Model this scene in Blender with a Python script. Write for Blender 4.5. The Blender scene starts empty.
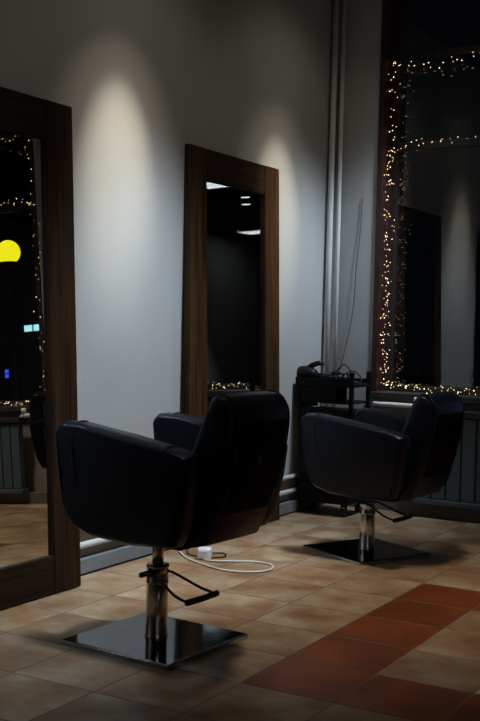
import bpy, bmesh, math, random
from mathutils import Vector, Matrix
random.seed(7)
S = bpy.context.scene
COL = S.collection
T = 0.34                      # floor tile pitch in metres
OX = 4.12                     # left wall plane in tile units


def W(x, y, z=0.0):
    """tile units -> metres (left wall is x = 0)"""
    return Vector(((x + OX) * T, y * T, z * T))


# ------------------------------------------------------------------ camera
def make_camera():
    f, yaw, pitch, roll = 1088.26, 0.52376, 0.032937, 0.02527
    cy, sy, cp, sp = math.cos(yaw), math.sin(yaw), math.cos(pitch), math.sin(pitch)
    fw = Vector((-sy * cp, cy * cp, -sp))
    r = Vector((cy, sy, 0))
    u = r.cross(fw)
    c, s = math.cos(roll), math.sin(roll)
    r2 = c * r + s * u
    u2 = -s * r + c * u
    cam = bpy.data.cameras.new('camera')
    cam.sensor_fit = 'VERTICAL'
    cam.sensor_height = 36.0
    cam.lens = f / 721.0 * 36.0
    cam.clip_start = 0.05
    o = bpy.data.objects.new('camera', cam)
    m = Matrix((r2, u2, -fw)).transposed().to_4x4()
    m.translation = W(5.147, -14.0655, 3.4643)
    o.matrix_world = m
    COL.objects.link(o)
    S.camera = o


make_camera()

# ------------------------------------------------------------------ world, exposure
wd = bpy.data.worlds.new('night')
S.world = wd
wd.use_nodes = True
wd.node_tree.nodes['Background'].inputs[0].default_value = (0.10, 0.16, 0.30, 1)
wd.node_tree.nodes['Background'].inputs[1].default_value = 0.006
S.view_settings.view_transform = 'Standard'
S.view_settings.look = 'None'
S.view_settings.gamma = 1.0
S.view_settings.exposure = 0.0
S.view_settings.use_curve_mapping = False


# ------------------------------------------------------------------ lights
def spot(name, loc, target, power, colour, deg, blend, radius):
    l = bpy.data.lights.new(name, 'SPOT')
    l.energy = power
    l.color = colour
    l.spot_size = math.radians(deg)
    l.spot_blend = blend
    l.shadow_soft_size = radius
    o = bpy.data.objects.new(name, l)
    o.location = loc
    o.rotation_euler = (Vector(target) - Vector(loc)).to_track_quat('-Z', 'Y').to_euler()
    COL.objects.link(o)
    return o


CEIL = 10.4
WARM = (1.0, 0.91, 0.73)
COOL = (0.72, 0.86, 1.0)
# wall washers close to the left wall: (position, aim, power, colour, cone, blend, radius)
# wall spots: fixture (x, y), aim, power, cone
WASH = [((-1.3, -1.5), (-4.12, -1.62, 5.5), 120, 33),
        ((-1.3, 3.2), (-4.12, 3.1, 5.4), 105, 33),
        ((-1.3, -6.3), (-4.12, -6.3, 5.5), 100, 33)]
for (x, y), tg, pw, dg in WASH:
    spot('wall_spot_light', W(x, y, CEIL - 0.75), W(*tg), pw * 1.35, WARM, 25, 1.0, 0.03)
    spot('wall_halo_light', W(x, y, CEIL - 0.75), W(tg[0], tg[1], tg[2] - .4), pw * 0.26, WARM, 46, 1.0, 0.03)
    spot('wall_spill_light', W(x, y, CEIL - 0.75), W(-4.12, y, 4.5), 6, WARM, 115, 1.0, 0.03)
# second row of spots, a little further out, aimed down at the lower wall
TRACK = [((-0.4, -0.8), (-4.1, -1.3, 0.8), 370, 50),
         ((-0.4, 4.2), (-4.0, 4.3, 1.6), 290, 54),
         ((-0.4, -5.6), (-4.1, -5.2, 0.9), 220, 50)]
for (x, y), tg, pw, dg in TRACK:
    spot('track_spot_light', W(x, y, CEIL - 0.75), W(*tg), pw, COOL, dg, 1.0, 0.14)
# unseen spot added to brighten the far right wall reflected in the middle mirror
FAR_FILL = ((15.5, -24.0), (20.5, -25.0, 1.0), 520, 62)
spot('track_spot_light', W(15.5, -24.0, CEIL - 0.75), W(*FAR_FILL[1]), FAR_FILL[2], COOL, FAR_FILL[3], 1.0, 0.10)
# downlights over the floor; second added to brighten floor reflected in the left mirror
DOWN = [((0.0, -0.6), (-0.5, -1.0, 0), 225, 55), ((4.6, 2.0), (5.0, 3.4, 0), 230, 62)]
for (x, y), tg, pw, dg in DOWN:
    spot('floor_downlight', W(x, y, CEIL - 0.3), W(*tg), pw, (1.0, 0.87, 0.70), dg, 1.0, 0.13)


# ------------------------------------------------------------------ materials
def mat(name, col=(0.5, 0.5, 0.5), rough=0.5, metal=0.0, spec=0.5, noise=0.0, nscale=8.0, bump=0.0, bscale=40.0, stretch=(1, 1, 1), col2=None, coat=0.0):
    m = bpy.data.materials.new(name)
    m.use_nodes = True
    nt = m.node_tree
    b = nt.nodes['Principled BSDF']
    b.inputs['Base Color'].default_value = (*col, 1)
    b.inputs['Roughness'].default_value = rough
    b.inputs['Metallic'].default_value = metal
    b.inputs['Specular IOR Level'].default_value = spec
    b.inputs['Coat Weight'].default_value = coat
    tc = nt.nodes.new('ShaderNodeTexCoord')
    mp = nt.nodes.new('ShaderNodeMapping')
    mp.inputs['Scale'].default_value = stretch
    nt.links.new(tc.outputs['Object'], mp.inputs[0])
    n = nt.nodes.new('ShaderNodeTexNoise')
    n.inputs['Scale'].default_value = nscale
    n.inputs['Detail'].default_value = 6
    nt.links.new(mp.outputs[0], n.inputs['Vector'])
    r = nt.nodes.new('ShaderNodeValToRGB')
    c2 = col2 or tuple(max(0, c * (1 - noise)) for c in col)
    r.color_ramp.elements[0].position = 0.35
    r.color_ramp.elements[1].position = 0.68
    r.color_ramp.elements[0].color = (*c2, 1)
    r.color_ramp.elements[1].color = (*col, 1)
    nt.links.new(n.outputs[0], r.inputs[0])
    nt.links.new(r.outputs[0], b.inputs['Base Color'])
    if bump:
        n2 = nt.nodes.new('ShaderNodeTexNoise')
        n2.inputs['Scale'].default_value = bscale
        n2.inputs['Detail'].default_value = 4
        nt.links.new(mp.outputs[0], n2.inputs['Vector'])
        bp = nt.nodes.new('ShaderNodeBump')
        bp.inputs['Strength'].default_value = bump
        bp.inputs['Distance'].default_value = 0.01
        nt.links.new(n2.outputs[0], bp.inputs['Height'])
        nt.links.new(bp.outputs[0], b.inputs['Normal'])
    return m


def emit(name, col, strength):
    m = bpy.data.materials.new(name)
    m.use_nodes = True
    nt = m.node_tree
    b = nt.nodes['Principled BSDF']
    b.inputs['Base Color'].default_value = (*[c * .5 for c in col], 1)
    b.inputs['Emission Color'].default_value = (*col, 1)
    b.inputs['Emission Strength'].default_value = strength
    return m


def tile_mat(name, ca, cb, cc, grout, rough):
    m = bpy.data.materials.new(name)
    m.use_nodes = True
    nt = m.node_tree
    N, L = nt.nodes, nt.links
    b = N['Principled BSDF']
    tc = N.new('ShaderNodeTexCoord')
    mp = N.new('ShaderNodeMapping')
    mp.inputs['Location'].default_value = (-OX, 0, 0)
    mp.inputs['Scale'].default_value = (1 / T, 1 / T, 1 / T)
    L.new(tc.outputs['Object'], mp.inputs[0])
    sx = N.new('ShaderNodeSeparateXYZ')
    L.new(mp.outputs[0], sx.inputs[0])

    def M(op, a, bb=None):
        n = N.new('ShaderNodeMath')
        n.operation = op
        for i, v in enumerate((a, bb)):
            if v is None:
                continue
            if isinstance(v, (int, float)):
                n.inputs[i].default_value = v
            else:
                L.new(v, n.inputs[i])
        return n.outputs[0]
    gx = M('ABSOLUTE', M('SUBTRACT', M('FRACT', sx.outputs[0]), 0.5))
    gy = M('ABSOLUTE', M('SUBTRACT', M('FRACT', sx.outputs[1]), 0.5))
    g = M('MAXIMUM', gx, gy)
    mr = N.new('ShaderNodeMapRange')
    mr.inputs[1].default_value = 0.484
    mr.inputs[2].default_value = 0.494
    L.new(g, mr.inputs[0])
    cx = N.new('ShaderNodeCombineXYZ')
    L.new(M('FLOOR', sx.outputs[0]), cx.inputs[0])
    L.new(M('FLOOR', sx.outputs[1]), cx.inputs[1])
    wn = N.new('ShaderNodeTexWhiteNoise')
    wn.noise_dimensions = '2D'
    L.new(cx.outputs[0], wn.inputs['Vector'])
    # per tile offset of the cloud pattern
    vm = N.new('ShaderNodeVectorMath')
    vm.operation = 'MULTIPLY_ADD'
    L.new(wn.outputs['Color'], vm.inputs[0])
    vm.inputs[1].default_value = (7, 7, 7)
    L.new(mp.outputs[0], vm.inputs[2])
    n1 = N.new('ShaderNodeTexNoise')
    n1.inputs['Scale'].default_value = 1.5
    n1.inputs['Detail'].default_value = 5
    n1.inputs['Roughness'].default_value = 0.6
    L.new(vm.outputs[0], n1.inputs['Vector'])
    r = N.new('ShaderNodeValToRGB')
    r.color_ramp.elements[0].position = 0.33
    r.color_ramp.elements[0].color = (*ca, 1)
    r.color_ramp.elements[1].position = 0.68
    r.color_ramp.elements[1].color = (*cc, 1)
    e = r.color_ramp.elements.new(0.5)
    e.color = (*cb, 1)
    L.new(n1.outputs[0], r.inputs[0])
    hs = N.new('ShaderNodeHueSaturation')
    mv = N.new('ShaderNodeMapRange')
    mv.inputs[3].default_value = 0.84
    mv.inputs[4].default_value = 1.14
    L.new(wn.outputs['Value'], mv.inputs[0])
    L.new(mv.outputs[0], hs.inputs['Value'])
    L.new(r.outputs[0], hs.inputs['Color'])
    mx = N.new('ShaderNodeMix')
    mx.data_type = 'RGBA'
    L.new(mr.outputs[0], mx.inputs['Factor'])
    L.new(hs.outputs[0], mx.inputs['A'])
    mx.inputs['B'].default_value = (*grout, 1)
    L.new(mx.outputs['Result'], b.inputs['Base Color'])
    rr = N.new('ShaderNodeMapRange')
    rr.inputs[3].default_value = rough
    rr.inputs[4].default_value = 0.75
    L.new(mr.outputs[0], rr.inputs[0])
    L.new(rr.outputs[0], b.inputs['Roughness'])
    b.inputs['Specular IOR Level'].default_value = 0.4
    n2 = N.new('ShaderNodeTexNoise')
    n2.inputs['Scale'].default_value = 5
    L.new(vm.outputs[0], n2.inputs['Vector'])
    hh = M('SUBTRACT', M('MULTIPLY', n2.outputs[0], 0.25), mr.outputs[0])
    bp = N.new('ShaderNodeBump')
    bp.inputs['Strength'].default_value = 0.35
    bp.inputs['Distance'].default_value = 0.004
    L.new(hh, bp.inputs['Height'])
    L.new(bp.outputs[0], b.inputs['Normal'])
    return m


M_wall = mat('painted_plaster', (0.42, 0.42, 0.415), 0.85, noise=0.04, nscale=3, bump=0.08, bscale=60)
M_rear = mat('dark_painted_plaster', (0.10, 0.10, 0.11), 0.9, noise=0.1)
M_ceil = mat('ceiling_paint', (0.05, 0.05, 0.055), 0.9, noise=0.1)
M_tan = tile_mat('tan_ceramic_tile', (0.19, 0.088, 0.036), (0.29, 0.180, 0.100), (0.41, 0.32, 0.22), (0.17, 0.12, 0.085), 0.42)
M_rust = tile_mat('rust_ceramic_tile', (0.115, 0.025, 0.005), (0.18, 0.041, 0.007), (0.25, 0.062, 0.010), (0.13, 0.07, 0.045), 0.40)
M_wood = mat('stained_walnut', (0.042, 0.018, 0.0065), 0.6, spec=0.15, nscale=3.0, stretch=(14, 14, 0.8), col2=(0.010, 0.005, 0.0022), bump=0.35, bscale=5)
M_woodh = mat('stained_walnut_crossgrain', (0.024, 0.011, 0.005), 0.6, spec=0.15, nscale=3.0, stretch=(14, 0.8, 14), col2=(0.010, 0.005, 0.0025), bump=0.35, bscale=5)
M_wood2 = mat('stained_oak', (0.072, 0.031, 0.0085), 0.55, spec=0.2, nscale=3.0, stretch=(14, 14, 0.8), col2=(0.020, 0.0095, 0.0035), bump=0.35, bscale=5)
M_woodh2 = mat('stained_oak_crossgrain', (0.045, 0.020, 0.007), 0.55, spec=0.2, nscale=3.0, stretch=(14, 0.8, 14), col2=(0.013, 0.0065, 0.003), bump=0.35, bscale=5)
M_leather = mat('black_leather', (0.0024, 0.0042, 0.011), 0.36, spec=0.28, noise=0.3, nscale=20, bump=0.12, bscale=55)  # base and sheen tinted blue to imitate cool light on the chair tops
_b = M_leather.node_tree.nodes['Principled BSDF']
_b.inputs['Sheen Weight'].default_value = 0.20
_b.inputs['Sheen Roughness'].default_value = 0.35
_b.inputs['Sheen Tint'].default_value = (0.18, 0.40, 1.0, 1)
M_seam = mat('black_thread', (0.006, 0.007, 0.011), 0.6)
M_shell = mat('black_shell', (0.004, 0.003, 0.003), 0.75, spec=0.1)
M_chrome = mat('worn_chrome', (0.58, 0.47, 0.39), 0.22, 1.0, noise=0.25, nscale=14)
M_base = mat('black_chrome_plate', (0.24, 0.27, 0.30), 0.07, 1.0, noise=0.15, nscale=6)
M_based = mat('black_glossy_plate', (0.035, 0.038, 0.042), 0.10, 1.0, noise=0.15, nscale=6)
M_rim = mat('bright_steel_rim', (0.55, 0.56, 0.58), 0.22, 1.0)
M_rubber = mat('black_rubber', (0.012, 0.012, 0.012), 0.55)
M_bluey = mat('white_pipe_paint', (0.72, 0.72, 0.70), 0.45, noise=0.08)
M_skirt = mat('grey_skirting_paint', (0.20, 0.225, 0.25), 0.5, noise=0.2, nscale=5)
M_brown = mat('brown_wall_band', (0.30, 0.24, 0.19), 0.6, noise=0.3, nscale=4, stretch=(1, .4, 3))
M_redwood = mat('red_brown_jamb', (0.045, 0.013, 0.009), 0.5, noise=0.4, stretch=(6, 6, .6))
M_frame = mat('dark_window_frame', (0.030, 0.022, 0.020), 0.5)
M_sill = mat('dark_sill', (0.05, 0.038, 0.032), 0.5, noise=0.3)
M_under = mat('taupe_wall_band', (0.24, 0.21, 0.18), 0.8, noise=0.2)
M_rad = mat('slate_radiator_enamel', (0.075, 0.11, 0.135), 0.5, noise=0.1)
M_kick = mat('taupe_kickboard', (0.17, 0.14, 0.11), 0.7, noise=0.25, nscale=5)
M_cart = mat('black_trolley_plastic', (0.004, 0.004, 0.005), 0.5, spec=0.2)
M_cable = mat('black_cable', (0.005, 0.005, 0.007), 0.45, spec=0.25)
M_wcable = mat('white_cable', (0.72, 0.70, 0.66), 0.5)
M_plug = mat('white_plug_plastic', (0.78, 0.80, 0.82), 0.4)
M_wire = mat('dark_green_wire', (0.02, 0.018, 0.012), 0.6)
M_asph = mat('asphalt', (0.02, 0.02, 0.022), 0.9, noise=0.4)
M_facade = mat('dark_brick', (0.02, 0.018, 0.018), 0.9, noise=0.4)
M_bulb = emit('warm_fairy_bulb', (1.0, 0.68, 0.36), 3.6)
M_panel = emit('led_diffuser', (0.93, 0.97, 1.0), 6.0)
M_lens = emit('spot_lens', (1.0, 0.95, 0.85), 12.0)
M_globe = emit('yellow_globe', (1.0, 0.86, 0.012), 1.5)
M_sign = emit('cyan_lit_letters', (0.50, 0.95, 1.0), 1.3)
M_bsign = emit('blue_lamp', (0.05, 0.10, 1.0), 1.2)
M_olive = mat('olive_dark_steel', (0.06, 0.055, 0.03), 0.6)

m = bpy.data.materials.new('mirror_glass')
m.use_nodes = True
b = m.node_tree.nodes['Principled BSDF']
b.inputs['Base Color'].default_value = (0.80, 0.83, 0.83, 1)
b.inputs['Metallic'].default_value = 1.0
b.inputs['Roughness'].default_value = 0.0
M_mirror = m

m = bpy.data.materials.new('window_glass')
m.use_nodes = True
nt = m.node_tree
for n in list(nt.nodes):
    nt.nodes.remove(n)
o_ = nt.nodes.new('ShaderNodeOutputMaterial')
mx = nt.nodes.new('ShaderNodeMixShader')
mx.inputs[0].default_value = 0.10
tr = nt.nodes.new('ShaderNodeBsdfTransparent')
tr.inputs[0].default_value = (0.92, 0.95, 0.95, 1)
gl = nt.nodes.new('ShaderNodeBsdfGlossy')
gl.inputs['Roughness'].default_value = 0.0
nt.links.new(tr.outputs[0], mx.inputs[1])
nt.links.new(gl.outputs[0], mx.inputs[2])
nt.links.new(mx.outputs[0], o_.inputs[0])
M_glass = m


# ------------------------------------------------------------------ helpers
def link_mesh(name, bm, material, parent=None, smooth=False, loc=None):
    me = bpy.data.meshes.new(name)
    bmesh.ops.recalc_face_normals(bm, faces=bm.faces)
    bm.to_mesh(me)
    bm.free()
    mats = material if isinstance(material, (list, tuple)) else [material]
    for mm in mats:
        me.materials.append(mm)
    if smooth:
        for p in me.polygons:
            p.use_smooth = True
    o = bpy.data.objects.new(name, me)
    COL.objects.link(o)
    if parent:
        o.parent = parent
    if loc is not None:
        o.location = loc
    return o


def bevel(o, w, seg=3, angle=30):
    md = o.modifiers.new('bevel', 'BEVEL')
    md.width = w
    md.segments = seg
    md.limit_method = 'ANGLE'
    md.angle_limit = math.radians(angle)
    return o


def box(bm, a, b):
    x0, y0, z0 = a
    x1, y1, z1 = b
    vs = [bm.verts.new(p) for p in ((x0, y0, z0), (x1, y0, z0), (x1, y1, z0), (x0, y1, z0), (x0, y0, z1), (x1, y0, z1), (x1, y1, z1), (x0, y1, z1))]
    for f in ((0, 3, 2, 1), (4, 5, 6, 7), (0, 1, 5, 4), (1, 2, 6, 5), (2, 3, 7, 6), (3, 0, 4, 7)):
        bm.faces.new([vs[i] for i in f])
    return vs


def boxes(*bs):
    bm = bmesh.new()
    for a, b in bs:
        box(bm, a, b)
    return bm


def tube_into(bm, pts, r, n=8, closed=False):
    pts = [Vector(p) for p in pts]
    rings = []
    k = len(pts)
    up = None
    for i, p in enumerate(pts):
        if closed:
            d = (pts[(i + 1) % k] - pts[i - 1]).normalized()
        else:
            d = (pts[min(i + 1, k - 1)] - pts[max(i - 1, 0)]).normalized()
        if up is None:
            up = Vector((0, 0, 1)) if abs(d.z) < 0.9 else Vector((1, 0, 0))
        a = d.cross(up)
        if a.length < 1e-5:
            a = d.orthogonal()
        a.normalize()
        c = a.cross(d).normalized()
        up = c
        rr = r[i] if isinstance(r, (list, tuple)) else r
        rings.append([bm.verts.new(p + rr * (math.cos(t) * a + math.sin(t) * c)) for t in [2 * math.pi * j / n for j in range(n)]])
    m_ = k if closed else k - 1
    for i in range(m_):
        A, B = rings[i], rings[(i + 1) % k]
        for j in range(n):
            bm.faces.new((A[j], A[(j + 1) % n], B[(j + 1) % n], B[j]))
    if not closed:
        bm.faces.new(rings[0])
        bm.faces.new(list(reversed(rings[-1])))
    return bm


def tube(pts, r, n=8, closed=False):
    return tube_into(bmesh.new(), pts, r, n, closed)


def smooth_path(pts, sub=6, closed=False):
    P = [Vector(p) for p in pts]
    out = []
    k = len(P)
    rng = range(k) if closed else range(k - 1)
    for i in rng:
        p0 = P[(i - 1) % k] if closed or i > 0 else P[0]
        p1 = P[i]
        p2 = P[(i + 1) % k]
        p3 = P[(i + 2) % k] if closed or i + 2 < k else P[-1]
        for s in range(sub):
            t = s / sub
            out.append(0.5 * ((2 * p1) + (-p0 + p2) * t + (2 * p0 - 5 * p1 + 4 * p2 - p3) * t * t + (-p0 + 3 * p1 - 3 * p2 + p3) * t ** 3))
    if not closed:
        out.append(P[-1])
    return out


def lathe(profile, n=32, into=None, centre=(0, 0)):
    bm = into or bmesh.new()
    rings = []
    for r, z in profile:
        rings.append([bm.verts.new((centre[0] + r * math.cos(2 * math.pi * j / n), centre[1] + r * math.sin(2 * math.pi * j / n), z)) for j in range(n)])
    for A, B in zip(rings, rings[1:]):
        for j in range(n):
            bm.faces.new((A[j], A[(j + 1) % n], B[(j + 1) % n], B[j]))
    bm.faces.new(rings[0])
    bm.faces.new(list(reversed(rings[-1])))
    return bm


def prism_xz(poly, y0, y1, inset=0.0, bulge=0.0):
    """extrude an (x, z) outline along y"""
    bm = bmesh.new()
    A = [bm.verts.new((x, y0, z)) for x, z in poly]
    B = [bm.verts.new((x, y1, z)) for x, z in poly]
    n = len(poly)
    bm.faces.new(A)
    bm.faces.new(list(reversed(B)))
    for i in range(n):
        bm.faces.new((A[i], A[(i + 1) % n], B[(i + 1) % n], B[i]))
    return bm


def tag(o, label=None, cat=None, group=None, kind=None):
    if label:
        o['label'] = label
    if cat:
        o['category'] = cat
    if group:
        o['group'] = group
    if kind:
        o['kind'] = kind
    return o


def empty(name, loc, rz=0.0):
    o = bpy.data.objects.new(name, None)
    o.location = loc
    o.rotation_euler = (0, 0, rz)
    o.empty_display_size = 0.1
    COL.objects.link(o)
    return o


def struct(name, bm, material, **k):
    return tag(link_mesh(name, bm, material, **k), kind='structure')


def copy_tree(o, parent=None, mats=None):
    c = o.copy()
    COL.objects.link(c)
    if parent:
        c.parent = parent
    for ch in list(o.children):
        copy_tree(ch, c)
    return c


def tb(x0, y0, z0, x1, y1, z1):
    return (tuple(W(x0, y0, z0)), tuple(W(x1, y1, z1)))


# ------------------------------------------------------------------ room shell
XR, YR = 20.5, -35.0        # right wall and rear wall, tile units
YB, YG = 5.30, 5.82         # window wall face and its glass plane
Z0, ZM, ZT, Z1 = 2.25, 6.98, 8.72, 10.25
WIN = [(-3.05, 2.35), (3.60, 9.4)]

# floor: one face per tile so that the rust coloured band can have its own material
bm = bmesh.new()
grid = {}
xs = [-OX] + [float(i) for i in range(-4, 21)] + [XR]
ys = [YR + i for i in range(0, 41)] + [YB + .3]
for x in xs:
    for y in ys:
        grid[(x, y)] = bm.verts.new(W(x, y, 0))
for i in range(len(xs) - 1):
    for j in range(len(ys) - 1):
        f = bm.faces.new((grid[(xs[i], ys[j])], grid[(xs[i + 1], ys[j])], grid[(xs[i + 1], ys[j + 1])], grid[(xs[i], ys[j + 1])]))
        cx, cy = math.floor((xs[i] + xs[i + 1]) / 2), math.floor((ys[j] + ys[j + 1]) / 2)
        rust = (cx == 0 and -5 <= cy <= -1) or (1 <= cx <= 4 and cy in (-5, -1)) or (cx == 4 and -5 <= cy <= -1)
        f.material_index = 1 if rust else 0
me = bpy.data.meshes.new('floor')
bm.to_mesh(me)
bm.free()
me.materials.append(M_tan)
me.materials.append(M_rust)
fl = bpy.data.objects.new('floor', me)
COL.objects.link(fl)
tag(fl, kind='structure')

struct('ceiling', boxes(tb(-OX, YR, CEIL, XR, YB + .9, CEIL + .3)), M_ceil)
struct('wall_left', boxes(tb(-OX - .5, YR, 0, -OX, YB + .9, CEIL)), M_wall)
struct('wall_right', boxes(tb(XR, YR, 0, XR + .5, YB + .9, CEIL)), M_wall)
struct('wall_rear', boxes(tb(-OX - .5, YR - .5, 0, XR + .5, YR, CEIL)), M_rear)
# window wall with two openings
bk = []
edges = [-OX] + [v for w in WIN for v in w] + [XR]
for i in range(0, len(edges), 2):
    bk.append(tb(edges[i], YB, 0, edges[i + 1], YB + .95, CEIL))
for a, c in WIN:
    bk.append(tb(a, YB, Z1, c, YB + .95, CEIL))
struct('wall_back', boxes(*bk), M_wall)
for i, (a, c) in enumerate(WIN):
    struct('trim_%d' % (i + 1), boxes(tb(a, YB + .02, 0.0, c, YB + .95, Z0 - .12)), M_under)

for i, (a, c) in enumerate(WIN):
    w = empty('window_%d' % (i + 1), W((a + c) / 2, YG, Z0))
    tag(w, kind='structure')
    inv = -w.location

    def wb(*bs):
        bm = bmesh.new()
        for q in bs:
            p, r = tb(*q)
            box(bm, Vector(p) + inv, Vector(r) + inv)
        return bm
    link_mesh('pane', wb((a + .14, YG - .01, Z0 + .14, c - .14, YG + .01, Z1 - .14)), M_glass, w)
    fr = [(a, YG - .06, Z0, a + .16, YG + .1, Z1), (c - .16, YG - .06, Z0, c, YG + .1, Z1),
          (a + .16, YG - .06, Z0, c - .16, YG + .1, Z0 + .12), (a + .16, YG - .06, Z1 - .16, c - .16, YG + .1, Z1),
          (a + .16, YG - .06, ZM - .07, c - .16, YG + .1, ZM + .07), (a + .16, YG - .06, ZT - .05, c - .16, YG + .1, ZT + .05)]
    bevel(link_mesh('window_frame', wb(*fr), M_frame, w), .004, 2)
    jm = [(a, YB - .04, Z0, a + .05, YG - .06, Z1), (c - .05, YB - .04, Z0, c, YG - .06, Z1), (a + .05, YB - .04, Z1 - .05, c - .05, YG - .06, Z1),
          (a - .05, YB - .04, Z0, a, YB - .002, Z1), (c, YB - .08, Z0, c + .05, YB - .002, Z1)]
    link_mesh('window_jamb', wb(*jm), M_redwood, w)
    bevel(link_mesh('window_sill', wb((a - .1, YB - .13, Z0 - .12, c + .1, YG + .1, Z0)), M_sill, w), .005, 2)

# skirting, pipe runs and brown band along the left wall
struct('baseboard_left', boxes(tb(-OX + .002, YR, .035, -OX + .15, YB - .03, .22)), M_skirt)
struct('trim_4', boxes(tb(-OX + .002, YR, 0, -OX + .12, YB - .03, .034)), M_frame)  # shadow gap under the skirting, put in as a dark strip
struct('trim_3', boxes(tb(-OX + .001, YR, .22, -OX + .03, YB - .02, .60)), M_brown)  # thin brown band on the wall above the skirting
struct('baseboard_back', boxes(tb(-2.45, YB - .16, 0, XR, YB - .002, .25)), M_kick)
struct('baseboard_corner', boxes(tb(-OX + .16, YB - .08, 0, -2.46, YB - .002, .27)), M_skirt)


def pipe(name, pts, r, label, group=None):
    o = link_mesh(name, tube([W(*p) for p in pts], r, 14), M_bluey, smooth=True)
    tag(o, label, 'pipe', group)
    return o


# ------------------------------------------------------------------ heating pipes
pipe('heating_pipe', [(-OX + .08, YR + .1, .67), (-OX + .08, 4.95, .67)], .016, 'upper of two white heating pipes running low along the left wall')
pipe('heating_pipe', [(-OX + .08, YR + .1, .40), (-OX + .08, 4.95, .40)], .016, 'lower of two white heating pipes just above the grey skirting')
pipe('riser_pipe', [(-OX + .10, 5.17, .28), (-OX + .10, 5.17, CEIL - .02)], .020, 'white vertical riser pipe nearest the corner behind the trolley')
pipe('riser_pipe', [(-OX + .27, 5.19, .28), (-OX + .27, 5.19, CEIL - .02)], .014, 'thinner white vertical riser pipe, just right of the corner riser')


# ------------------------------------------------------------------ radiators
def radiator(x0, x1, label):
    cx = (x0 + x1) / 2
    t = empty('radiator', W(cx, YB - .3, 0.26))
    tag(t, label, 'radiator', )
    inv = -t.location
    bm = bmesh.new()
    n = int(round((x1 - x0) / .27))
    st = (x1 - x0) / n
    for i in range(n):
        a = x0 + i * st
        p, r = tb(a + .015, YB - .36, .36, a + st - .015, YB - .20, 1.86)
        box(bm, Vector(p) + inv, Vector(r) + inv)
    p, r = tb(x0, YB - .30, .36, x1, YB - .22, 1.86)
    box(bm, Vector(p) + inv, Vector(r) + inv)
    bevel(link_mesh('radiator_panel', bm, M_rad, t), .004, 2)
    p, r = tb(x0 - .05, YB - .40, 1.88, x1 + .05, YB - .16, 2.0)
    bevel(link_mesh('top_rail', boxes((Vector(p) + inv, Vector(r) + inv)), M_frame, t), .004, 2)
    p, r = tb(x0 - .05, YB - .40, .255, x1 + .05, YB - .163, .35)
    bevel(link_mesh('bottom_rail', boxes((Vector(p) + inv, Vector(r) + inv)), M_rad, t), .004, 2)
    bv = bmesh.new()
    P = [W(x0 - .95, YB - .25, 2.03) + inv, W(x0 - .1, YB - .25, 2.03) + inv, W(x0 - .02, YB - .25, 1.98) + inv]
    tube_into(bv, smooth_path(P, 4), .015, 12)
    sp = link_mesh('supply_pipe', bv, M_bluey, t, True)
    c0 = W(x0 - .08, YB - .25, 1.98) + inv
    vb = bmesh.new()
    tube_into(vb, [c0, c0 + Vector((0, 0, .035)), c0 + Vector((0, 0, .036)), c0 + Vector((0, 0, .075))], [.012, .012, .020, .018], 14)
    link_mesh('valve', vb, M_bluey, t, True)
    return t


radiator(-2.0, 1.9, 'slate ribbed radiator below the window with fairy lights, beside the trolley')
radiator(4.15, 8.6, 'slate ribbed radiator below the far window, seen only in the left mirror')


# ------------------------------------------------------------------ leaning mirrors
def mirror(yc, xb, xt, label, M_wood, M_woodh):
    """frame leaning on the left wall; local x = out of the wall side, y = width, z = up along the frame"""
    wd_, ht, th, fw = 2.95 * T, 6.23 * T, .035, .175
    t = empty('leaning_mirror', W(xb, yc, 0) - Vector((th, 0, -.002)))
    t.rotation_euler = (0, -math.atan((xb - xt) / 6.24), 0)
    tag(t, label, 'mirror')
    h = wd_ / 2
    for s in (-1, 1):
        y0, y1 = (s * h, s * (h - fw)) if s < 0 else (h - fw, h)
        bevel(link_mesh('side_rail', boxes(((0, min(y0, y1), 0), (th, max(y0, y1), ht))), M_wood, t), .003, 2)
    bevel(link_mesh('bottom_rail', boxes(((0, -h + fw + .001, 0), (th - .003, h - fw - .001, .165))), M_woodh, t), .003, 2)
    bevel(link_mesh('top_rail', boxes(((0, -h + fw + .001, ht - .17), (th - .003, h - fw - .001, ht))), M_woodh, t), .003, 2)
    link_mesh('mirror_glass', boxes(((.004, -h + fw - .0, .165), (.016, h - fw + .0, ht - .17))), M_mirror, t)
    link_mesh('back_board', boxes(((.0, -h + fw + .002, .167), (.003, h - fw - .002, ht - .172))), M_frame, t)
    return t


mirror(-4.35, -3.62, -3.93, 'tall dark wood mirror cut off at the left edge, reflecting the yellow globe', M_wood, M_woodh)
mirror(1.585, -3.84, -4.04, 'tall dark wood mirror leaning on the wall between the two chairs', M_wood2, M_woodh2)


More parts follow.
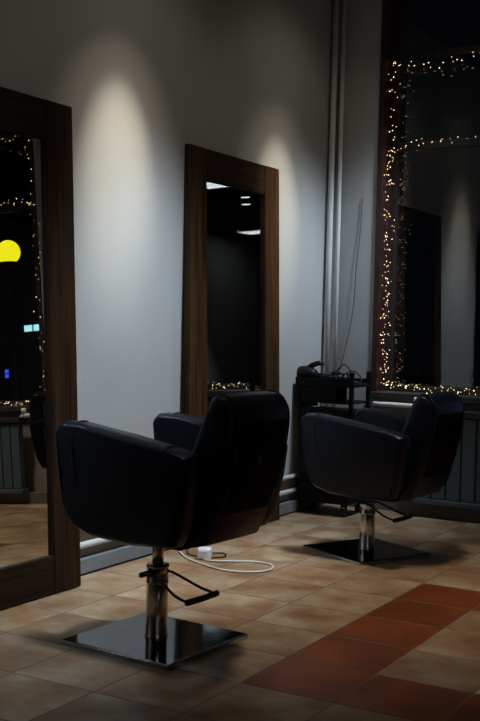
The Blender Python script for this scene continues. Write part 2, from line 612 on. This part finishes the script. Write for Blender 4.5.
# ------------------------------------------------------------------ salon chairs
def make_chair(loc, rz, base_rz, drop, plate, label):
    t = empty('salon_chair', loc, rz)
    tag(t, label, 'chair')
    BX = -.05

    def part(name, bm, mt, bw=0.0, seg=4, smooth=True, parent=t):
        o = link_mesh(name, bm, mt, parent, smooth)
        if bw:
            bevel(o, bw, seg, 25)
        return o
    z = -drop
    # armrests (with the side panel that wraps the seat)
    arm = [(.235, .790), (.205, .820), (.12, .820), (-.10, .793), (-.30, .760), (-.365, .740), (-.35, .62), (-.325, .49), (-.29, .428), (-.10, .412), (.07, .422), (.155, .450), (.200, .515), (.220, .66)]
    # lower half of the panel is pulled inward a little: built from two outlines
    for s in (-1, 1):
        bm = bmesh.new()
        n = len(arm)
        rings = []
        for (off, shr) in ((.225, 0.012), (.245, 0.0), (.300, 0.0), (.327, 0.010)):
            ring = []
            cxm, czm = -.07, .62
            for (x, zz) in arm:
                dx, dz = x - cxm, zz - czm
                L = math.hypot(dx, dz)
                k = (L - shr * 1.6) / L
                tap = 0.0 if zz > .60 else (.60 - zz) * .10
                ring.append(bm.verts.new((cxm + dx * k, s * (off - (tap if off > .24 else 0)), czm + dz * k + z)))
            rings.append(ring)
        for A, B in zip(rings, rings[1:]):
            for i in range(n):
                bm.faces.new((A[i], A[(i + 1) % n], B[(i + 1) % n], B[i]))
        bm.faces.new(rings[0])
        bm.faces.new(list(reversed(rings[-1])))
        a = part('armrest', bm, M_leather, .018, 4)
        # piping seam over the arm near the front and the stitched line at the panel
        for path in ([(.125, s * .327, .60 + z), (.140, s * .3285, .72 + z), (.137, s * .325, .790 + z), (.135, s * .302, .8205 + z), (.135, s * .25, .8205 + z), (.135, s * .226, .795 + z)],
                     [(-.265, s * .3285, .755 + z), (-.267, s * .302, .767 + z), (-.267, s * .25, .767 + z)]):
            part('seam', tube(smooth_path(path, 4), .0028, 6), M_seam, parent=a)
    # seat cushion and shell under it
    seat = [(.235, .55), (.22, .585), (.0, .590), (-.24, .575), (-.26, .46), (.15, .455), (.21, .48)]
    part('seat', prism_xz([(x, zz + z) for x, zz in seat], -.222, .222), M_leather, .025)
    part('seat_shell', boxes(((-.27, -.22, .405 + z), (.10, .22, .454 + z))), M_shell, .015)
    # backrest: slab leaning backwards with a rolled top
    back = [(-.23, .58), (-.265, .74), (-.320, .88), (-.350, .930), (-.368, .944), (-.405, .934), (-.435, .905), (-.450, .855), (-.435, .72), (-.405, .60), (-.370, .50), (-.335, .425), (-.275, .41), (-.245, .46)]
    bm = bmesh.new()
    n = len(back)
    cols_ = [(-.188, .030), (-.178, .010), (-.158, 0), (0, -.004), (.158, 0), (.178, .010), (.188, .030)]
    rings = []
    for y, shr in cols_:
        ring = []
        for (x, zz) in back:
            cxm = -.27 - (zz - .42) * .25
            d = x - cxm
            k = 1 - shr * 10 * .8 if True else 1
            topk = max(0.0, (zz - .80) / .15)
            # the lower end narrows towards the seat
            nar = 1.0 - max(0.0, (.60 - zz)) * .35
            ring.append(bm.verts.new((cxm + d * (1 - shr * 12), y * nar, zz - shr * .5 * topk + z)))
        rings.append(ring)
    for A, B in zip(rings, rings[1:]):
        for i in range(n):
            bm.faces.new((A[i], A[(i + 1) % n], B[(i + 1) % n], B[i]))
    bm.faces.new(rings[0])
    bm.faces.new(list(reversed(rings[-1])))
    bk_ = part('backrest', bm, M_leather, .006, 2)
    for s in (-1, 1):
        nr = [(x + (-.002 if k > 1 else 0), s * .159 * (1.0 - max(0.0, .60 - zz) * .35), zz + (.002 if 1 < k < 5 else 0) + z) for k, (x, zz) in enumerate(back[2:10])]
        part('seam', tube(smooth_path(nr, 3), .003, 6), M_seam, parent=bk_)
    rp = [(-.4585, .85), (-.439, .72), (-.410, .60), (-.385, .53), (-.375, .53), (-.40, .60), (-.43, .72), (-.45, .85)]
    part('rear_panel', prism_xz([(x, zz + z) for x, zz in rp], -.145, .145), M_shell, .002, 2, parent=bk_)
    # hydraulic column
    part('lift_rod', tube([(0, 0, .28), (0, 0, .41 + z)], .021, 20), M_chrome)
    top = .288 if drop == 0 else .275
    part('mounting_plate', boxes(((-.11, -.09, .392 + z), (.09, .09, .404 + z))), M_shell)
    part('column', lathe([(.043, .018), (.042, .026), (.040, .028), (.040, top - .07), (.0415, top - .068), (.0415, top - .062), (.040, top - .06), (.040, top - .012), (.042, top - .010), (.042, top)], 28), M_chrome if drop == 0 else M_rim)
    lv = bmesh.new()
    hz = top - .035 if drop == 0 else top - .01
    for s in (-1, 1):
        tube_into(lv, smooth_path([(.030, s * .050, hz), (-.03, s * .052, hz), (-.14, s * .078, hz - .045), (-.205, s * .086, hz - .058)], 4), .0055, 8)
    tube_into(lv, [(.030, -.062, hz), (.030, .062, hz)], .010, 10)
    tube_into(lv, [(.030, -.066, hz - .012), (.030, -.045, hz + .012)], .013, 8)
    pl = part('foot_pump', lv, M_rubber)
    part('pedal_grip', tube([(-.205, -.092, hz - .058), (-.207, .0, hz - .059), (-.205, .092, hz - .058)], .0115, 12), M_rubber, parent=pl)
    # square base
    h = .244 if drop == 0 else .236
    bm = boxes(((-h, -h, .004), (h, h, .020)))
    bp = link_mesh('base_plate', bm, plate, t)
    bevel(bp, .004, 3)
    bp.rotation_euler = (0, 0, base_rz - rz)
    rb = boxes(((-h, -h, 0), (h, -h + .012, .0165)), ((-h, h - .012, 0), (h, h, .0165)), ((-h, -h + .012, 0), (-h + .012, h - .012, .0165)), ((h - .012, -h + .012, 0), (h, h - .012, .0165)))
    for v in rb.verts:
        v.co.x *= 1.006
        v.co.y *= 1.006
    bevel(link_mesh('rim', rb, M_rim, bp), .002, 2)
    return t


PI = math.pi
# local +x is the direction the sitter faces; the chairs face the left wall
make_chair(W(-1.44, -4.33), PI - math.radians(4), math.radians(-4), 0.0, M_base, 'black leather salon chair in the foreground with worn chrome column')
make_chair(W(-1.44, 1.38), PI - math.radians(6), math.radians(-27), 0.085, M_based, 'black leather salon chair further back, beside the trolley and radiator')
make_chair(W(0.95, 3.75), PI - math.radians(8), 0.0, 0.085, M_based, 'third black salon chair, seen only in the left mirror by its right rail')


# ------------------------------------------------------------------ trolley with tools
def trolley():
    rz = 0.0
    t = empty('salon_trolley', W(-3.48, 4.38, 0), rz)
    tag(t, 'black wheeled salon trolley in the corner with tools on top', 'trolley')
    hw, hd = .185, .13
    bevel(link_mesh('cabinet_body', boxes(((-hw + .02, -hd, .075), (hw, hd, .66))), M_cart, t), .008, 2)
    for k in range(5):
        z0 = .09 + k * .117
        dr = bevel(link_mesh('drawer', boxes(((-hw + .032, -hd - .012, z0), (hw - .012, -hd, z0 + .107))), M_cart, t), .004, 2)
        link_mesh('handle', tube([(-.06, -hd - .018, z0 + .08), (.06, -hd - .018, z0 + .08)], .005, 8), M_cable, dr)
    for sx in (-1, 1):
        for sy in (-1, 1):
            link_mesh('post', boxes(((sx * hw - .012, sy * hd - .012, .66), (sx * hw + .012, sy * hd + .012, .90 if sx > 0 else .85))), M_cart, t)
            c = empty('castor', (sx * (hw - .04), sy * (hd - .02), 0))
            c.parent = t
            cy_ = sy * 0
            link_mesh('wheel', tube([(-.012, 0, .026), (.012, 0, .026)], .026, 18), M_rubber, c)
            link_mesh('fork', boxes(((-.018, -.01, .03), (-.013, .012, .075)), ((.013, -.01, .03), (.018, .012, .075)), ((-.018, -.01, .058), (.018, .012, .075))), M_cart, c)
    # mid tray
    bevel(link_mesh('shelf', boxes(((-hw, -hd, .70), (hw, hd, .715)), ((-hw, -hd, .715), (hw * .45, -hd + .008, .804)), ((-hw, hd - .008, .715), (hw * .2, hd, .804)), ((-hw - .008, -hd, .66), (-hw, hd, .804))), M_cart, t), .002, 2)
    tr = bevel(link_mesh('top_tray', boxes(((-hw - .015, -hd - .01, .805), (hw + .012, hd + .01, .825)), ((-hw - .015, -hd - .01, .825), (hw + .012, -hd, .855)), ((-hw - .015, hd, .825), (hw + .012, hd + .01, .855)), ((-hw - .015, -hd, .825), (-hw - .005, hd, .85))), M_cart, t), .002, 2)
    for k in range(5):
        x = .06 + k * .032
        link_mesh('comb_slot_rib', boxes(((x, -hd - .01, .855), (x + .006, -hd, .885))), M_cart, t)
    link_mesh('slot_rail', boxes(((.05, -hd - .01, .885), (hw + .012, -hd, .892))), M_cart, t)
    return t


trolley()


def on_tray(lx, ly, z):
    a = math.radians(0)
    o = W(-3.48, 4.38, 0)
    return Vector((o.x + lx * math.cos(a) - ly * math.sin(a), o.y + lx * math.sin(a) + ly * math.cos(a), z))


# hair dryer, lying with its nozzle towards the wall
dz = .8255
t = empty('hair_dryer', on_tray(-.145, -.06, dz), math.radians(-8))
tag(t, 'black hair dryer at the left end of the trolley top', 'hair dryer')
bm = bmesh.new()
tube_into(bm, [(-.075, 0, .062), (-.07, 0, .062), (-.035, 0, .058), (.0, 0, .055), (.035, 0, .05), (.055, 0, .048)], [.026, .036, .044, .043, .034, .026], 20)
link_mesh('barrel', bm, M_cable, t, True)
bevel(link_mesh('nozzle', boxes(((.055, -.034, .036), (.088, .034, .060))), M_cable, t), .004, 2)
bm = bmesh.new()
tube_into(bm, [(-.02, .0, .080), (.02, .012, .108), (.06, .02, .122), (.09, .022, .118)], [.018, .018, .016, .014], 14)
link_mesh('handle', bm, M_cable, t, True)

t = empty('hair_straightener', on_tray(-.03, -.05, dz), math.radians(14))
tag(t, 'dark blue hair straightener propped in the middle of the trolley top', 'hair straightener')
M_dkblue = mat('dark_blue_plastic', (0.018, 0.026, 0.045), 0.4)
bevel(link_mesh('lower_arm', boxes(((-.10, -.016, .0), (.10, .016, .014))), M_dkblue, t), .004, 2)
u = bevel(link_mesh('upper_arm', boxes(((-.11, -.016, .0), (.10, .016, .014))), M_dkblue, t), .004, 2)
u.location = (.0, 0, .036)
u.rotation_euler = (0, math.radians(-12), 0)


def cable(name, pts, r, mt, label, sub=6, closed=False, cat='cable'):
    return tag(link_mesh(name, tube(smooth_path(pts, sub, closed), r, 8, closed), mt, smooth=True), label, cat)


cable('tool_cable', [on_tray(.01, .02, dz + .006), on_tray(.0, .05, dz + .07), on_tray(.05, .04, dz + .115), on_tray(.10, .02, dz + .085), on_tray(.13, -.03, dz + .03), on_tray(.10, -.07, dz + .008), on_tray(.03, -.08, dz + .006)], .0042, M_cable, 'black cable looping highest above the trolley top')
cable('tool_cable', [on_tray(.04, -.02, dz + .006), on_tray(.07, .0, dz + .05), on_tray(.12, .02, dz + .078), on_tray(.17, .02, dz + .05), on_tray(.19, .0, dz + .006), on_tray(.15, -.06, dz + .006), on_tray(.08, -.10, dz + .006)], .0042, M_cable, 'black cable with a low loop at the right end of the trolley top')
cable('tool_cable', [on_tray(-.09, -.02, dz + .04), on_tray(-.04, .05, dz + .06), on_tray(.02, .06, dz + .062), on_tray(.06, .03, dz + .03), on_tray(.09, .05, dz + .006), on_tray(.14, .09, dz + .006)], .0048, M_cable, 'thick black cable running from the hair dryer across the trolley top')
# thin lead hanging on the wall beside the window
cable('hanging_wire', [W(-3.40, YB - .02, 5.95), W(-3.42, YB - .03, 5.3), W(-3.48, YB - .04, 4.6), W(-3.50, YB - .05, 4.0), W(-3.56, YB - .05, 3.5), W(-3.66, YB - .12, 2.9), W(-3.70, YB - .2, 2.62)], .0022, M_cable, 'thin dark wire hanging down the pale wall left of the window', cat='wire')

# extension plug and cable on the floor
cz = .006 / T
cp = [(-3.80, .10), (-3.84, -.2), (-3.63, -.46), (-3.35, -.70), (-3.00, -.86), (-2.62, -1.0), (-2.30, -.95), (-2.10, -.76), (-2.06, -.52), (-2.22, -.30), (-2.48, -.28), (-2.80, -.48), (-3.08, -.60), (-3.26, -.50)]
cable('extension_cable', [W(x, y, cz) for x, y in cp], .0045, M_wcable, 'white cable looped on the tiles beside the foreground chair')
t = empty('power_adaptor', W(-3.22, -.48, 0), math.radians(20))
tag(t, 'white plug adaptor lying on the floor tiles', 'plug')
bevel(link_mesh('body', boxes(((-.034, -.030, .0), (.034, .030, .056))), M_plug, t), .008, 3)
bevel(link_mesh('socket_face', boxes(((-.025, -.036, .010), (.025, -.030, .046))), M_plug, t), .003, 2)
link_mesh('pin', tube([(-.01, .028, .022), (-.01, .048, .022)], .003, 8), M_rim, t)
link_mesh('pin', tube([(.01, .028, .022), (.01, .048, .022)], .003, 8), M_rim, t)
cable('adaptor_lead', [W(-3.36, -.20, cz), W(-3.16, -.05, cz), W(-3.02, -.22, cz), W(-3.12, -.42, cz), W(-3.42, -.46, cz), W(-3.66, -.28, cz), W(-3.78, -.02, cz)], .0035, M_cable, 'short dark lead curled beside the white plug adaptor')

# ------------------------------------------------------------------ fairy lights
BM = bmesh.new()
bmesh.ops.create_icosphere(BM, subdivisions=1, radius=.0031)
bulb_me = bpy.data.meshes.new('bulb')
BM.to_mesh(bulb_me)
BM.free()
bulb_me.materials.append(M_bulb)


def string_lights(pts, nb, jit, label, group=None, seed=1, axis='v', r=1.0):
    """pts in tile units; bulbs scattered around a wire that wanders about the line"""
    rnd = random.Random(seed)
    t = empty('string_lights', W(*pts[0]))
    tag(t, label, 'fairy lights', group)
    base = t.location
    path = smooth_path([W(*p) for p in pts], 14)
    wob = []
    for i, p in enumerate(path):
        j = Vector((rnd.uniform(-1, 1), rnd.uniform(-.5, .5), rnd.uniform(-1, 1))) * jit * .7
        wob.append(p + j - base)
    link_mesh('wire', tube(smooth_path(wob, 3), .0013, 5), M_wire, t)
    for k in range(nb):
        u_ = (k + rnd.uniform(-.45, .45)) / nb * (len(wob) - 1)
        u_ = min(max(u_, 0), len(wob) - 1.001)
        i = int(u_)
        p = wob[i].lerp(wob[i + 1], u_ - i) + Vector((rnd.uniform(-1, 1), rnd.uniform(-.5, .5), rnd.uniform(-1, 1))) * jit
        o = bpy.data.objects.new('bulb', bulb_me)
        COL.objects.link(o)
        o.parent = t
        o.location = p
        s = rnd.uniform(.45, 1.0) * r
        o.scale = (s, s, s * 1.2)


for i, (a, c) in enumerate(WIN):
    first = i == 0
    ya = YB + .19 if first else YB - .07
    wn_ = 'window beside the trolley' if first else 'far window'
    L0 = a + .085 if first else a - .02
    string_lights([(L0 + .03, ya, ZM - .1), (L0 - .03, ya, 6.0), (L0 + .03, ya, 5.0), (L0 + .02, ya, 4.0), (L0 - .02, ya, 3.2), (L0 + .06, ya, Z0 + .2)], 99 if first else 40, .032, 'fairy lights hanging down the left side below the crossbar of the ' + wn_, seed=11 + i)
    if first:
        string_lights([(L0 - .02, ya - .1, ZM - .3), (L0 + .06, ya - .1, 5.6), (L0 - .02, ya - .1, 4.6), (L0 + .08, ya - .1, 3.6), (L0 + .02, ya - .1, Z0 + .3)], 70, .040, 'shorter strand of fairy lights tangled in front, lower left side of the near window', seed=71)
    string_lights([(L0 + .05, ya, ZT - .25), (L0 + .1, ya, 8.1), (L0 + .05, ya, 7.5), (L0 + .05, ya, ZM)], 22 if first else 8, .030, 'fairy lights on the upper left side of the ' + wn_, seed=21 + i)
    string_lights([(L0, ya, ZT - .22), (L0 + 1, ya, ZT - .28), (L0 + 2, ya, ZT - .16), (L0 + 3.5, ya, ZT - .2), (c - .2, ya, ZT - .2)], 42 if first else 40, .022, 'fairy lights draped along the top of the ' + wn_, seed=31 + i)
    string_lights([(L0, ya, ZM - .15), (L0 + .6, ya, ZM + .02), (L0 + 1.6, ya, ZM + .02), (L0 + 3, ya, ZM + .08), (c - .2, ya, ZM + .02)], 42 if first else 40, .020, 'fairy lights draped along the crossbar of the ' + wn_, seed=41 + i)
    string_lights([(L0, ya, Z0 + .14), (L0 + .8, ya, Z0 + .08), (L0 + 2, ya, Z0 + .09), (L0 + 3.5, ya, Z0 + .09), (c - .2, ya, Z0 + .1)], 98, .016, 'fairy lights lying along the sill of the ' + wn_, seed=51 + i, r=1.1)


# ------------------------------------------------------------------ ceiling fittings
def fixture(x, y, drop, aim, label, group=None):
    t = empty('ceiling_spotlight', W(x, y, CEIL))
    tag(t, label, 'spotlight', group)
    link_mesh('ceiling_mount', tube([(0, 0, -.001), (0, 0, -.03)], .045, 20), M_cart, t)
    link_mesh('stem', tube([(0, 0, -.03), (0, 0, -drop * T + .02)], .009, 10), M_cart, t)
    d = (W(*aim) - W(x, y, CEIL - drop)).normalized()
    c = Vector((0, 0, -drop * T))
    bm = bmesh.new()
    # open tube: outer and inner wall, light sits inside
    n = 20
    a = d.orthogonal().normalized()
    b_ = d.cross(a)
    prof = [(.001, -.11), (.04, -.11), (.048, -.10), (.048, .0), (.044, .0), (.044, -.02), (.001, -.02)]
    prof = [(.001, -.115), (.040, -.115), (.048, -.10), (.048, -.022), (.044, -.020), (.001, -.020)]
    rings = [[bm.verts.new(c + d * zz + r * (math.cos(2 * PI * j / n) * a + math.sin(2 * PI * j / n) * b_)) for j in range(n)] for r, zz in prof]
    for A, B in zip(rings, rings[1:]):
        for j in range(n):
            bm.faces.new((A[j], A[(j + 1) % n], B[(j + 1) % n], B[j]))
    h = link_mesh('lamp_housing', bm, M_cart, t, True)
    link_mesh('lens', tube([c + d * -.0195, c + d * -.0165], .036, 20), M_lens, h)
    return t


for q, ((x, y), tg, pw, dg) in enumerate(WASH):
    fixture(x, y, .75, tg, ('black ceiling spotlight lighting the wall between the two mirrors', 'black ceiling spotlight lighting the wall near the corner', 'black ceiling spotlight lighting the wall left of the cut off mirror')[q])
for q, ((x, y), tg, pw, dg) in enumerate(TRACK):
    fixture(x, y, .75, tg, 'black ceiling spotlight in the outer row, ' + ('aimed between the mirrors', 'nearest the windows', 'farthest from the windows')[q])
fixture(*FAR_FILL[0], .75, FAR_FILL[1], 'added black ceiling spotlight at the rear, brightening the right wall')
for q, ((x, y), tg, pw, dg) in enumerate(DOWN):
    t = empty('ceiling_downlight', W(x, y, CEIL))
    tag(t, ('round ceiling downlight above the rust tiles', 'added round ceiling downlight brightening the floor by the far window')[q], 'downlight')
    link_mesh('bezel', tube([(0, 0, -.001), (0, 0, -.016)], .07, 24), M_rim, t)
    link_mesh('lens', tube([(0, 0, -.016), (0, 0, -.019)], .05, 24), M_lens, t)


def panel(x, y, label, group=None):
    t = empty('ceiling_light_panel', W(x, y, CEIL))
    tag(t, label, 'ceiling light', group)
    link_mesh('frame', boxes(((-.30, -.30, -.022), (.30, -.28, -.001)), ((-.30, .28, -.022), (.30, .30, -.001)), ((-.30, -.28, -.022), (-.28, .28, -.001)), ((.28, -.28, -.022), (.30, .28, -.001))), M_bluey, t)
    link_mesh('diffuser', boxes(((-.279, -.279, -.014), (.279, .279, -.002))), M_panel, t)


panel(10.75, -14.0, 'square white ceiling light panel reflected at the top of the middle mirror')
panel(18.0, -30.4, 'square white ceiling light panel at the far rear of the room')
for (x, y), lb in (((11.6, -18.0), 'nearer'), ((12.7, -20.0), 'farther')):
    t = empty('ceiling_downlight', W(x, y, CEIL))
    tag(t, lb + ' of two small round downlights behind the ceiling light panel', 'downlight')
    link_mesh('bezel', tube([(0, 0, -.001), (0, 0, -.016)], .09, 24), M_rim, t)
    link_mesh('lens', tube([(0, 0, -.016), (0, 0, -.019)], .075, 24), M_panel, t)

# ------------------------------------------------------------------ street outside
tag(link_mesh('street', boxes(tb(-40, YB + .96, -1.2, 90, 75, -.6)), M_asph), kind='structure')
t = empty('globe_lamp', W(12.25, 14.0, -.6))
tag(t, 'yellow glowing globe lamp out in the street, reflected in the left mirror', 'lamp')
gz = (7.33 + .6) * T
bm = bmesh.new()
bmesh.ops.create_uvsphere(bm, u_segments=32, v_segments=20, radius=.140)
bmesh.ops.bisect_plane(bm, geom=bm.verts[:] + bm.edges[:] + bm.faces[:], plane_co=(0, 0, -.112), plane_no=(0, 0, -1), clear_outer=True)
link_mesh('globe', bm, M_globe, t, True, loc=(0, 0, gz))
link_mesh('pole', tube([(0, 0, 0), (0, 0, gz - .15)], .03, 12), M_frame, t)
link_mesh('collar', tube([(0, 0, gz - .15), (0, 0, gz - .112)], .09, 20), M_frame, t)

b = link_mesh('street_building', boxes(tb(10, 41, -.6, 60, 50, 22)), M_facade)
tag(b, 'dark building front across the street', 'building')
t = empty('shop_sign', W(34.5, 40.9, 6.72))
tag(t, 'small cyan lit shop sign across the street, reflected in the left mirror', 'sign')
link_mesh('sign_board', boxes(((-.27, 0, -.09), (.27, .03, .09))), M_frame, t)
for x0, x1 in ((-.25, -.02), (.02, .25)):
    bm = bmesh.new()
    n = 5
    for k in range(n):
        a = x0 + (x1 - x0) * k / n
        box(bm, (a, -.012, -.07), (a + (x1 - x0) / n - .008, 0, .07))
    link_mesh('lit_lettering', bm, M_sign, t)
t = empty('blue_lamp', W(36.95, 40.9, 3.85))
tag(t, 'small blue lamp across the street, reflected low in the left mirror', 'lamp')
link_mesh('lamp_body', boxes(((-.06, 0, -.11), (.06, .03, .11))), M_frame, t)
link_mesh('lamp_glow', boxes(((-.045, -.02, .01), (.045, 0, .095)), ((-.045, -.02, -.095), (.045, 0, -.01))), M_bsign, t)
